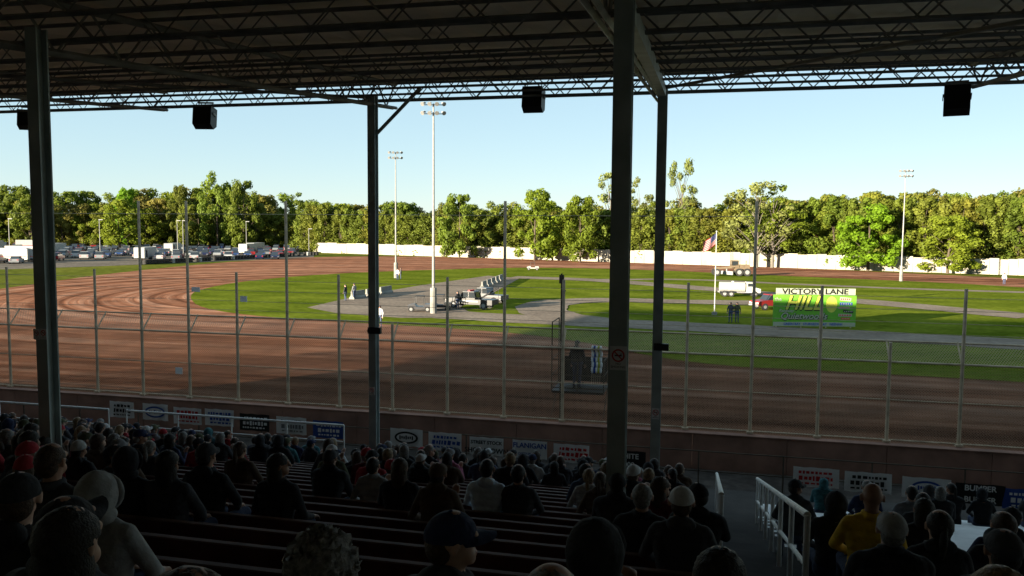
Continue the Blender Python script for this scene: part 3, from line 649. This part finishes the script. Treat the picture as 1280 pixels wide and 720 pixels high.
def truck(name,loc,rz,paint,label,kind,sc=1.0):
    e=tag(empty(name,loc+(0.05,),rz,sc),label,"truck")
    if kind in('tow','pickup'):
        b=MB(); b.ext([(-2.7,.5),(-2.78,.85),(-2.6,1.1),(-1.3,1.22),(.75,1.22),(.75,.5)],-.95,.95); b.ext([(.75,.5),(.75,1.05),(2.75,1.05),(2.75,.5)],-.95,.95); b.obj("body",paint,e)
        b=MB(); b.ext([(-1.35,1.2),(-.75,1.82),(.6,1.84),(.74,1.2)],-.8,.8); b.obj("window",M_glass,e)
        b=MB(); b.ext([(-.78,1.8),(-.7,1.88),(.55,1.9),(.62,1.82)],-.84,.84); b.box((0,-.05,1.52),(1.64,.1,.62)); b.obj("roof",paint,e)
        b=MB(); b.box((0,-2.79,.6),(1.8,.12,.2)); b.box((0,-2.8,.85),(1.2,.05,.2)); b.obj("bumper",M_grey,e)
        for x in(-.72,.72): b=MB(); b.box((x,-2.77,.88),(.28,.05,.18)); b.obj("headlight",M_lens,e)
        for x in(-.82,.82):
            for y in(-1.8,1.75): wheel(e,x,y,.42,.28)
        if kind=='tow':
            b=MB(); b.cyl((0,1.0,1.1),(0,3.1,2.35),.09,n=6); b.cyl((0,1.0,1.1),(0,.9,1.9),.07,n=6); b.cyl((0,.9,1.9),(0,3.1,2.35),.03,n=6); b.cyl((0,3.1,2.35),(0,3.1,1.2),.02,n=5); b.obj("boom",M_black,e)
            b=MB(); b.box((0,-.1,1.95),(1.2,.22,.12)); b.obj("light_bar",M_red2,e); b=MB(); b.box((.955,-.2,.85),(.02,2.6,.14)); b.box((-.955,-.2,.85),(.02,2.6,.14)); b.obj("stripe",M_offw,e)
    if kind=='water':
        b=MB(); b.ext([(-3.1,.6),(-3.15,1.3),(-2.3,1.5),(-2.0,2.3),(-1.0,2.35),(-.95,.6)],-1.0,1.0); b.obj("cab",paint,e)
        b=MB(); b.box((0,-2.14,1.92),(1.7,.02,.55),rx=rad(-20)); b.box((-1.005,-1.5,1.9),(.02,.7,.5)); b.box((1.005,-1.5,1.9),(.02,.7,.5)); b.obj("window",M_glass,e)
        b=MB(); b.cyl((0,-.8,1.5),(0,3.1,1.5),.8,n=20); b.cyl((0,1,2.25),(0,1,2.45),.25,n=12); b.obj("tank",M_offw,e)
        b=MB(); b.box((0,.1,.65),(.9,6.2,.2)); b.box((0,3.2,.7),(2.0,.12,.25)); b.obj("chassis",M_grey,e)
        for x in(-.9,.9):
            for y in(-2.2,1.4,2.4): wheel(e,x,y,.48,.3)
    if kind=='grader':
        b=MB(); b.box((0,1.6,1.4),(1.3,2.4,1.0)); b.box((0,-1.2,1.35),(.35,3.6,.35),rx=rad(4)); b.obj("body",paint,e)
        b=MB(); b.box((0,.35,2.55),(1.5,1.3,.1)); 
        for x in(-.68,.68):
            for y in(-.22,.9): b.box((x,y,2.1),(.09,.09,.9))
        b.box((0,.35,1.6),(1.5,1.3,.3)); b.obj("cab",paint,e)
        b=MB(); b.box((0,.35,2.12),(1.3,1.1,.75)); b.obj("window",M_glass,e)
        b=MB(); b.box((0,-.9,.5),(3.2,.1,.6),rz=.5); b.cyl((0,-.9,.6),(0,-.9,1.3),.12); b.obj("blade",M_grey,e)
        b=MB(); b.cyl((.4,2.2,1.9),(.4,2.2,2.6),.06); b.obj("exhaust_pipe",M_black,e)
        for x,y,r in((-.95,-2.7,.6),(.95,-2.7,.6),(-.95,1.0,.65),(.95,1.0,.65),(-.95,2.3,.65),(.95,2.3,.65)): wheel(e,x,y,r,.35)
    return e
Pk=dict(black=paints[3][1],red=paints[5][1])
truck("tow_truck",G(590,386),YAW-1.95,Pk['black'],"black tow truck with boom parked on the infield apron",'tow',.9)
truck("pickup_truck",G(607,379),YAW-2.1,paints[4][1],"dark grey pickup parked beside the tow truck",'pickup',.85)
truck("pickup_truck",G(965,387),YAW-1.2,Pk['red'],"red pickup truck parked beside the billboard",'pickup',.8)
truck("water_truck",G(924,371),YAW-1.7+math.pi,M_offw,"pale water truck with a white tank on the infield",'water',.74)
truck("road_grader",G(915,345),YAW-1.65,M_orange,"tan road grader working on the far straight",'grader')
def buggy(u,v,pm):
    e=tag(empty("utility_buggy",G(u,v)+(0.05,),YAW-1.6,.85),"small open utility buggy on the infield apron","buggy","utility buggies")
    b=MB(); b.ext([(-1.2,.35),(-1.3,.7),(-.6,.9),(-.3,.6),(.5,.6),(.55,.85),(1.3,.85),(1.3,.35)],-.6,.6); b.obj("body",pm,e)
    b=MB()
    for x in(-.55,.55):
        for y in(-.5,.5): b.cyl((x,y,.6),(x,y*.8,1.7),.03,n=5)
    b.box((0,0,1.72),(1.2,1.0,.05)); b.obj("canopy",M_black,e)
    for x in(-.55,.55):
        for y in(-.9,.9): wheel(e,x,y,.3,.2)
buggy(525,390,paints[4][1]); buggy(550,388,M_black); buggy(666,338,M_offw)
b=MB(); b.ext([(-.3,0),(-.3,.15),(-.12,.35),(-.09,.85),(.09,.85),(.12,.35),(.3,.15),(.3,0)],-1.45,1.45); bm_=b.mesh("concrete_barrier",[M_conc])
def barriers(u0,v0,u1,v1):
    a=G(u0,v0);c=G(u1,v1); an=math.atan2(c[1]-a[1],c[0]-a[0]); L=math.hypot(c[0]-a[0],c[1]-a[1]); n_=max(2,int(L/3))
    for i in range(n_):
        t=(i+.5)/n_; tag(inst("concrete_barrier",bm_,None,(a[0]+(c[0]-a[0])*t,a[1]+(c[1]-a[1])*t,.06),an+random.uniform(-.02,.02)),"grey precast concrete barrier on the infield apron","barrier","concrete barriers in the infield")
barriers(438,375,490,366); barriers(602,361,628,350)
# ------------------------------------------------------------------ people
M_skin=mat("skin",(.42,.24,.17),.55,.1,20); M_lip=mat("lips",(.32,.12,.10),.5,.05)
def build_body(cfg):
    caps=[]
    lean=cfg.get('lean',0); pel=Vector((0,0,.50)) if cfg['pose']!='stand' else Vector((0,0,.92))
    hy=cfg.get('hyaw',0); hp=cfg.get('hpitch',0); bulk=cfg.get('bulk',1.0)
    ML=Matrix.Rotation(-lean,3,'X')
    def U(x,y,z): return pel+ML@Vector((x,y,z))
    def C(p,q,rp,rq,t): caps.append((Vector(p),Vector(q),rp,rq,t))
    C(U(-.085,0,.0),U(.085,0,.0),.125*bulk,.125*bulk,2)
    for z,hw,r in((.07,.07,.12),(.15,.065,.115),(.23,.075,.112),(.31,.09,.112),(.38,.105,.108),(.44,.12,.095)):
        C(U(-hw*bulk,-.01,z),U(hw*bulk,-.01,z),r*bulk,r*bulk,1)
    C(U(-.165*bulk,-.01,.465),U(.165*bulk,-.01,.465),.068,.068,1)
    C(U(-.12,-.015,.49),U(0,-.01,.55),.055,.05,1); C(U(.12,-.015,.49),U(0,-.01,.55),.055,.05,1)
    neck=U(0,.0,.585); C(U(0,-.01,.5),neck,.062,.055,0)
    MH=Matrix.Rotation(hy,3,'Z')@Matrix.Rotation(-hp,3,'X')
    def Hd(x,y,z): return neck+MH@Vector((x,y,z))
    C(neck,Hd(0,.01,.05),.055,.06,0)
    C(Hd(0,-.012,.125),Hd(0,.02,.13),.079,.076,0); C(Hd(0,.005,.16),Hd(0,.015,.1),.074,.074,0)
    C(Hd(-.02,.055,.05),Hd(.02,.055,.05),.04,.04,0); C(Hd(0,.075,.03),Hd(0,.07,.04),.028,.03,0)
    C(Hd(0,.098,.125),Hd(0,.118,.092),.010,.016,0); C(Hd(-.04,.085,.14),Hd(.04,.085,.14),.018,.018,0)
    for s in(-1,1):
        C(Hd(s*.085,.0,.125),Hd(s*.09,-.012,.09),.018,.012,0); C(Hd(s*.032,.094,.117),Hd(s*.034,.094,.117),.011,.011,4)
    C(Hd(-.02,.097,.058),Hd(.02,.097,.058),.009,.009,5)
    for s,arm in((-1,cfg['armL']),(1,cfg['armR'])):
        sh=U(s*.185*bulk,-.01,.45); el=Vector(arm[0]); wr=Vector(arm[1]); el.x*=s*1; wr.x*=s*1
        C(sh,el,.062*bulk,.048*bulk,1); C(el,wr,.047*bulk,.033,1)
        hd=Vector(arm[2]); hd.x*=s; hd.normalize(); side=Vector((s,0,0)); side=(side-hd*side.dot(hd)).normalized(); dn=hd.cross(side)*s
        if dn.z>0: dn=-dn
        pm=wr+hd*.075; C(wr,wr+hd*.02,.029,.03,0); C(wr+hd*.04-side*.018,pm-side*.026,.017,.017,0); C(wr+hd*.04+side*.018,pm+side*.026,.017,.017,0); C(wr+hd*.03,pm,.02,.018,0)
        for i,(o_,ln) in enumerate(((-.033,.068),(-.011,.078),(.011,.073),(.033,.056))):
            a=pm+side*o_; m1=a+hd*ln*.55+dn*.01; m2=m1+hd*ln*.4+dn*.028; C(a,m1,.0105,.0098,0); C(m1,m2,.0098,.0085,0)
        a=wr+hd*.03-side*.028; m1=a-side*.03+hd*.025; C(a,m1,.013,.011,0); C(m1,m1+hd*.03+dn*.008,.011,.009,0)
    if cfg['pose']=='sit':
        for s,sp in((-1,cfg.get('kl',.13)),(1,cfg.get('kr',.13))):
            C(pel+Vector((s*.09,.0,-.01)),(s*sp,.43,.49),.092,.066,2); C((s*sp,.43,.485),(s*(sp+.01),.42,.10),.062,.042,2)
            C((s*(sp+.01),.40,.045),(s*(sp+.02),.40+.2,.035),.045,.038,3); C((s*(sp+.01),.41,.10),(s*(sp+.01),.41,.05),.045,.045,3)
    else:
        for s in(-1,1):
            C((s*.09,0,.9),(s*.1,.02,.5),.09,.062,2); C((s*.1,.02,.5),(s*.11,-.01,.09),.06,.042,2); C((s*.11,-.02,.045),(s*.125,.17,.035),.043,.036,3)
    b=MB()
    for p,q,rp,rq,t in caps:
        d=(q-p); L=d.length; 
        if L<1e-5: d=Vector((0,0,1))
        d.normalize(); a=d.orthogonal().normalized(); c=d.cross(a); n=14; vs=[];rings=[]
        for k in range(5):
            t_=math.pi/2*(k/5); rings.append((p-d*rp*math.cos(t_),rp*math.sin(t_)+ (1e-4 if k==0 else 0)))
        rings.append((p,rp)); rings.append((q,rq))
        for k in range(4,-1,-1):
            t_=math.pi/2*(k/5); rings.append((q+d*rq*math.cos(t_),rq*math.sin(t_)+(1e-4 if k==0 else 0)))
        for cc,rr in rings:
            for i in range(n): th=2*math.pi*i/n; vs.append(cc+a*rr*math.cos(th)+c*rr*math.sin(th))
        m_=len(rings); fs=[(j*n+i,j*n+(i+1)%n,(j+1)*n+(i+1)%n,(j+1)*n+i) for j in range(m_-1) for i in range(n)]; fs+=[tuple(range(n-1,-1,-1)),tuple(range((m_-1)*n,m_*n))]
        b.add(vs,fs)
    o=b.obj("tmp",M_grey); md=o.modifiers.new("r",'REMESH'); md.mode='VOXEL'; md.voxel_size=.0095; md.use_smooth_shade=True
    sm=o.modifiers.new("s",'SMOOTH'); sm.factor=.5; sm.iterations=2
    bpy.context.view_layer.update(); dg=bpy.context.evaluated_depsgraph_get(); me=bpy.data.meshes.new_from_object(o.evaluated_get(dg)); bpy.data.objects.remove(o)
    n=len(me.polygons); co=np.empty(n*3); me.polygons.foreach_get('center',co); co=co.reshape(-1,3)
    best=np.full(n,1e9); tg=np.zeros(n,int)
    for p,q,rp,rq,t in caps:
        p_=np.array(p);d=np.array(q-p); L2=max(1e-9,d@d); tt=np.clip(((co-p_)@d)/L2,0,1); dist=np.linalg.norm(co-(p_+tt[:,None]*d),axis=1)-(rp+(rq-rp)*tt)
        k=dist<best-.0005; best[k]=dist[k]; tg[k]=t
    me.materials.clear()
    for m_ in(M_skin,M_grey,M_grey,M_black,M_blk,M_lip): me.materials.append(m_)
    me.polygons.foreach_set('material_index',tg.astype(np.int32)); me.polygons.foreach_set('use_smooth',[True]*n); me.name="person"; me.update()
    return dict(me=me,neck=neck,MH=MH,ML=ML,pel=pel,bulk=bulk)
lap=((.27,.08,.74),(.13,.32,.60),(-.35,1,-.15)); knees=((.25,.28,.66),(.14,.5,.60),(-.3,.7,-.5)); side=((.28,.02,.72),(.24,.26,.62),(0,1,-.25)); fold=((.27,.1,.78),(.06,.24,.80),(-1,.15,.05)); phone=((.25,.12,.74),(.12,.34,.86),(-.2,.5,.8))
BD=[build_body(dict(pose='sit',armL=lap,armR=lap,hpitch=-.05)),
    build_body(dict(pose='sit',armL=knees,armR=knees,lean=.36,hpitch=-.25,bulk=1.08)),
    build_body(dict(pose='sit',armL=lap,armR=side,hyaw=-.9,bulk=.95,lean=.08)),
    build_body(dict(pose='sit',armL=fold,armR=fold,hyaw=.55,bulk=1.12,lean=.05,kl=.2,kr=.2)),
    build_body(dict(pose='sit',armL=side,armR=phone,lean=.15,hpitch=-.2,bulk=.92)),
    build_body(dict(pose='stand',armL=((.28,.0,1.12),(.27,.1,.88),(0,.25,-1)),armR=((.28,.0,1.12),(.26,.12,.88),(0,.25,-1)),bulk=1.05))]
def jit(b,amp,seed):
    r=random.Random(seed); b.v=[(x+r.uniform(-amp,amp),y+r.uniform(-amp,amp),z+r.uniform(-amp,amp)) for x,y,z in b.v]
def wear(kind):
    b=MB()
    if kind=='short_hair':
        b.ell((0,-.014,.135),(.090,.104,.094),0,26,14,z0=-.15,rx=rad(12)); b.ell((0,-.05,.10),(.076,.062,.082),0,20,12); jit(b,.0025,1)
    elif kind=='long_hair':
        b.ell((0,-.012,.132),(.098,.108,.102),0,26,14,z0=-.1,rx=rad(8)); b.ell((0,-.062,.02),(.088,.055,.165),0,24,14); b.ell((-.06,-.03,.05),(.036,.055,.125),0,12,10); b.ell((.06,-.03,.05),(.036,.055,.125),0,12,10); jit(b,.0035,2)
    elif kind=='ponytail':
        b.ell((0,-.012,.132),(.092,.106,.098),0,24,12,z0=-.1,rx=rad(10)); b.ell((0,-.05,.10),(.076,.06,.078),0,16,10); b.ell((0,-.125,.04),(.03,.035,.13),0,12,10); b.ell((0,-.11,.15),(.028,.028,.028),0,10,6); jit(b,.003,3)
    elif kind=='baseball_cap':
        b.ell((0,-.004,.132),(.094,.110,.100),0,24,12,z0=0,rx=rad(4)); b.ell((0,-.004,.232),(.01,.01,.007),0,8,4); b.ring((0,-.004,.134),.094,.004,'Z',24,6,0,2)
        vs=[];n=12
        for i in range(n+1):
            t=math.pi*(i/n); x=math.cos(t); y=math.sin(t)
            vs.append((x*.086,.02+y*.083,.140)); vs.append((x*.080,.04+y*.150,.130-.018*abs(x)))
        b.add(vs,[(2*i,2*i+1,2*i+3,2*i+2) for i in range(n)],0); b.add([(x,y,z-.006) for x,y,z in vs],[(2*i,2*i+2,2*i+3,2*i+1) for i in range(n)],0)
        b.ell((0,-.05,.095),(.075,.060,.078),1,16,10)
    elif kind=='hood':
        b.ell((0,-.028,.11),(.112,.122,.138),0,26,16,z0=-.8); b.ring((0,.06,.1),.094,.018,'Y',18,6,0); b.ell((0,-.04,-.01),(.12,.10,.06),0,18,8); jit(b,.002,4)
    elif kind=='hood_down':
        b.ell((0,-.075,-.035),(.11,.058,.066),0,20,10); b.ring((0,-.02,-.04),.08,.026,'Z',20,8,0); jit(b,.002,5)
    elif kind=='beanie':
        b.ell((0,-.012,.125),(.096,.109,.118),0,24,12,z0=.05,rx=rad(8)); b.ring((0,-.012,.135),.091,.013,'Z',22,6,0,1.6); b.ell((0,-.055,.09),(.075,.058,.086),1,16,10)
    elif kind=='fur_hat':
        b.ell((0,-.012,.13),(.105,.118,.12),0,34,22,z0=-.3,rx=rad(8)); jit(b,.012,9)
    elif kind=='collar':
        b.ring((0,-.012,-.035),.07,.02,'Z',20,8,0,1.6)
    return b
WM={k:wear(k).mesh(k,[M_grey,M_grey],True) for k in('short_hair','long_hair','ponytail','baseball_cap','hood','hood_down','beanie','collar','fur_hat')}
def cm(n_,c,r=.9): return mat(n_,c,r,.25,9,bump=.9,bscale=14)
CL={'black':cm("cloth_black",(.026,.026,.03)),'charcoal':cm("cloth_charcoal",(.05,.05,.056)),'navy':cm("cloth_navy",(.022,.03,.075)),'grey':cm("cloth_grey",(.18,.18,.19)),'brown':cm("cloth_brown",(.08,.05,.032)),'olive':cm("cloth_olive",(.07,.075,.04)),'maroon':cm("cloth_maroon",(.11,.018,.025)),'pale blue':cm("cloth_pale_blue",(.62,.72,.82)),'mustard':cm("cloth_mustard",(.66,.40,.03)),'white':cm("cloth_white",(.5,.5,.5)),'red':cm("cloth_red",(.35,.025,.035)),'pink':cm("cloth_pink",(.4,.12,.2)),'teal':cm("cloth_teal",(.04,.13,.15)),'denim':cm("cloth_denim",(.045,.06,.11)),'light grey':cm("cloth_light_grey",(.30,.30,.30))}
def plaid():
    m,n,l,b=nt("cloth_checker"); tc=n.new('ShaderNodeTexCoord'); ck=n.new('ShaderNodeTexChecker'); ck.inputs['Scale'].default_value=22; ck.inputs[1].default_value=(.8,.8,.8,1); ck.inputs[2].default_value=(.01,.01,.01,1); l.new(tc.outputs['Object'],ck.inputs[0]); l.new(ck.outputs[0],b.inputs['Base Color']); b.inputs['Roughness'].default_value=.9; return m
CL['checkered']=plaid()
def hm(n_,c): return mat(n_,c,.6,.45,45,bump=.6,bscale=110)
HR={'dark':hm("hair_dark",(.02,.015,.012)),'brown':hm("hair_brown",(.06,.034,.02)),'blond':hm("hair_blond",(.22,.145,.075)),'grey':hm("hair_grey",(.19,.18,.17))}
skins=[M_skin,mat("skin_pale",(.5,.31,.23),.55,.1,20),mat("skin_tan",(.28,.15,.10),.55,.1,20)]
def person(x,y,z,bi,top,weark,hair='dark',capc='black',rz=0,sc=1.0,legs='denim',hood=None,group="spectators in the grandstand",label=None,sk=None):
    B=BD[bi]
    if bi!=5: sc*=.93
    o=inst("person",B['me'],None,(x,y,z),rz,(sc,sc,sc),mats=[sk or random.choice(skins),CL[top],CL[legs],M_black])
    def put(k,mats_):
        c=bpy.data.objects.new(k,WM[k]); COL.objects.link(c); c.parent=o
        mt=B['MH'] if k not in('hood_down','collar') else B['ML']
        c.matrix_local=Matrix.Translation(B['neck'])@mt.to_4x4()
        for i,mm in enumerate(mats_): c.material_slots[i].link='OBJECT'; c.material_slots[i].material=mm
        return c
    if weark in('short_hair','long_hair','ponytail'): put(weark,[HR[hair],HR[hair]])
    elif weark=='hood': put('hood',[CL[top],CL[top]])
    elif weark!='bald': put(weark,[CL[capc] if weark!='fur_hat' else HR['grey'],HR[hair]])
    if hood is None: hood=random.random()<.5
    if weark!='hood':
        put('hood_down' if hood else 'collar',[CL[top],CL[top]])
    wd={'short_hair':'short %s hair'%hair,'long_hair':'long %s hair'%hair,'ponytail':'%s ponytail'%hair,'baseball_cap':'%s cap'%capc,'hood':'hood up','beanie':'%s knit beanie'%capc,'bald':'bald head','fur_hat':'fluffy grey fur hat'}[weark]
    pose='leaning forward' if bi==1 else 'head turned' if bi in(2,3) else 'facing the track'
    tag(o,label or "seated person in %s top, %s, %s"%(top,wd,pose),"person",group); return o
taken=[]
def seat(u,v,bi,top,wk,hair='dark',capc='black',rz=0,sc=1.0,legs='denim',hood=None,label=None,sk=None):
    d=ray(u,v+(0 if v<640 else 8)); t=-(H-Z0-HC)/(d.z+SL*d.y); 
    Yp=d.y*t; k=max(1,min(NR-1,round((Yp-.5)/ROWD))); 
    Yr=rowY(k)
    X=d.x/d.y*Yr; taken.append((X,k)); return person(X,Yr,rowZ(k),bi,top,wk,hair,capc,rz,sc,legs,hood,label=label,sk=sk)
S=seat
S(65,578,0,'charcoal','short_hair','brown',rz=.1,sc=1.05,hood=False); S(125,590,0,'light grey','hood',rz=0,sc=.98); S(88,672,0,'black','long_hair','dark',sc=1.0)
S(208,708,4,'black','long_hair','brown'); S(258,567,0,'black','baseball_cap','dark','charcoal',sc=1.05); S(345,577,2,'black','long_hair','dark'); S(405,690,0,'checkered','fur_hat','blond',hood=False)
S(558,646,2,'charcoal','baseball_cap','brown','navy',sc=1.0,rz=-.15,hood=True); S(690,694,0,'black','short_hair','grey',sc=.98,hood=False); S(742,676,4,'black','hood',sc=1.02)
S(852,624,0,'charcoal','baseball_cap','brown','white',sc=1.03,hood=True); S(873,612,3,'black','baseball_cap','dark','black'); S(900,694,0,'black','long_hair','dark',sc=.98); S(609,583,0,'pale blue','short_hair','dark',sc=1.03,hood=True)
S(803,610,0,'black','short_hair','grey'); S(770,598,1,'charcoal','beanie','dark','black'); S(826,602,2,'maroon','long_hair','brown'); S(465,566,0,'red','baseball_cap','dark','black'); S(648,586,0,'charcoal','short_hair','dark'); S(545,588,4,'brown','baseball_cap','dark','brown')
S(500,578,0,'black','long_hair','brown'); S(1090,629,0,'mustard','bald',sc=1.1,hood=False,sk=skins[2]); S(1124,644,1,'black','baseball_cap','grey','light grey',sc=1.0,hood=False); S(1155,631,0,'black','long_hair','dark'); S(1045,620,0,'black','hood'); S(995,604,2,'charcoal','baseball_cap','dark','black')
S(1178,646,4,'black','ponytail','dark'); S(1255,640,0,'black','short_hair','brown'); S(1272,668,1,'black','baseball_cap','dark','charcoal'); S(1140,612,0,'grey','short_hair','dark')
S(15,600,3,'black','baseball_cap','brown','black'); S(160,566,0,'black','hood'); S(210,570,0,'charcoal','long_hair','dark'); S(30,650,1,'charcoal','baseball_cap','dark','black'); S(300,556,0,'brown','ponytail','brown'); S(1250,704,0,'navy','long_hair','blond'); S(405,566,1,'black','baseball_cap','brown','charcoal')
nm_=len(taken)
tops=['black']*10+['charcoal']*6+['navy']*4+['grey','brown','olive','maroon','light grey','red','teal','charcoal','pink','white','denim','brown']
wears=['short_hair']*5+['long_hair']*4+['ponytail']*2+['baseball_cap']*6+['hood']*2+['beanie']
for k in range(4,NR):
    X=-34.0
    while X<14:
        X+=random.uniform(.5,.62)
        if AX0-.3<X<AX1+.4: continue
        p=(X,rowY(k),rowZ(k)+HC); u,v,dz=proj(p)
        if u<-60 or u>1340 or v>760: continue
        pr=0
        if u<150: pr=.7 if v<575 else .10 if v<630 else 0
        elif u<450: pr=.62 if v<548 else .14 if v<562 else 0
        elif u<720: pr=.72 if v<574 else .10 if v<588 else 0
        elif u<880: pr=.6 if v<594 else .08 if v<615 else 0
        elif u<1000: pr=0
        else: pr=.10 if v<620 else .12 if v<640 else .0
        if random.random()>pr: continue
        if any(kk==k and abs(xx-X)<.48 for xx,kk in taken): continue
        if any(abs(kk-k)<=2 and abs(xx-X)<.24 and random.random()<.8 for xx,kk in taken[:nm_]): continue
        taken.append((X,k))
        person(X,rowY(k),rowZ(k),random.choice([0,0,0,1,1,2,3,4,4]),random.choice(tops),random.choice(wears),random.choice(['dark','dark','dark','brown','brown','blond','grey']),random.choice(['black','black','navy','charcoal','grey','red','white','olive','black']),random.uniform(-.22,.22),random.uniform(.92,1.05),random.choice(['denim','black','denim','charcoal']))
print("people",len(taken))
person((X0+X1)/2-.1,27.9,2.3,5,'black','baseball_cap','dark','black',rz=-.3,group="people working at the track",label="flagman in black jacket and cap standing on the platform")
for u,v,top,rz in ((913,403,'charcoal',2.8),(921,403,'olive',3.4),(432,376,'black',1.5),(443,374,'grey',1.2),(501,349,'charcoal',2),(497,350,'white',3),(1255,356,'white',3),(572,386,'black',1.),(475,409,'white',3.1)):
    x,y=G(u,v,.06); person(x,y,.06,5,top,'baseball_cap','dark','black',rz=rz,group="people standing in the infield",label="person in %s top standing on the infield"%top)
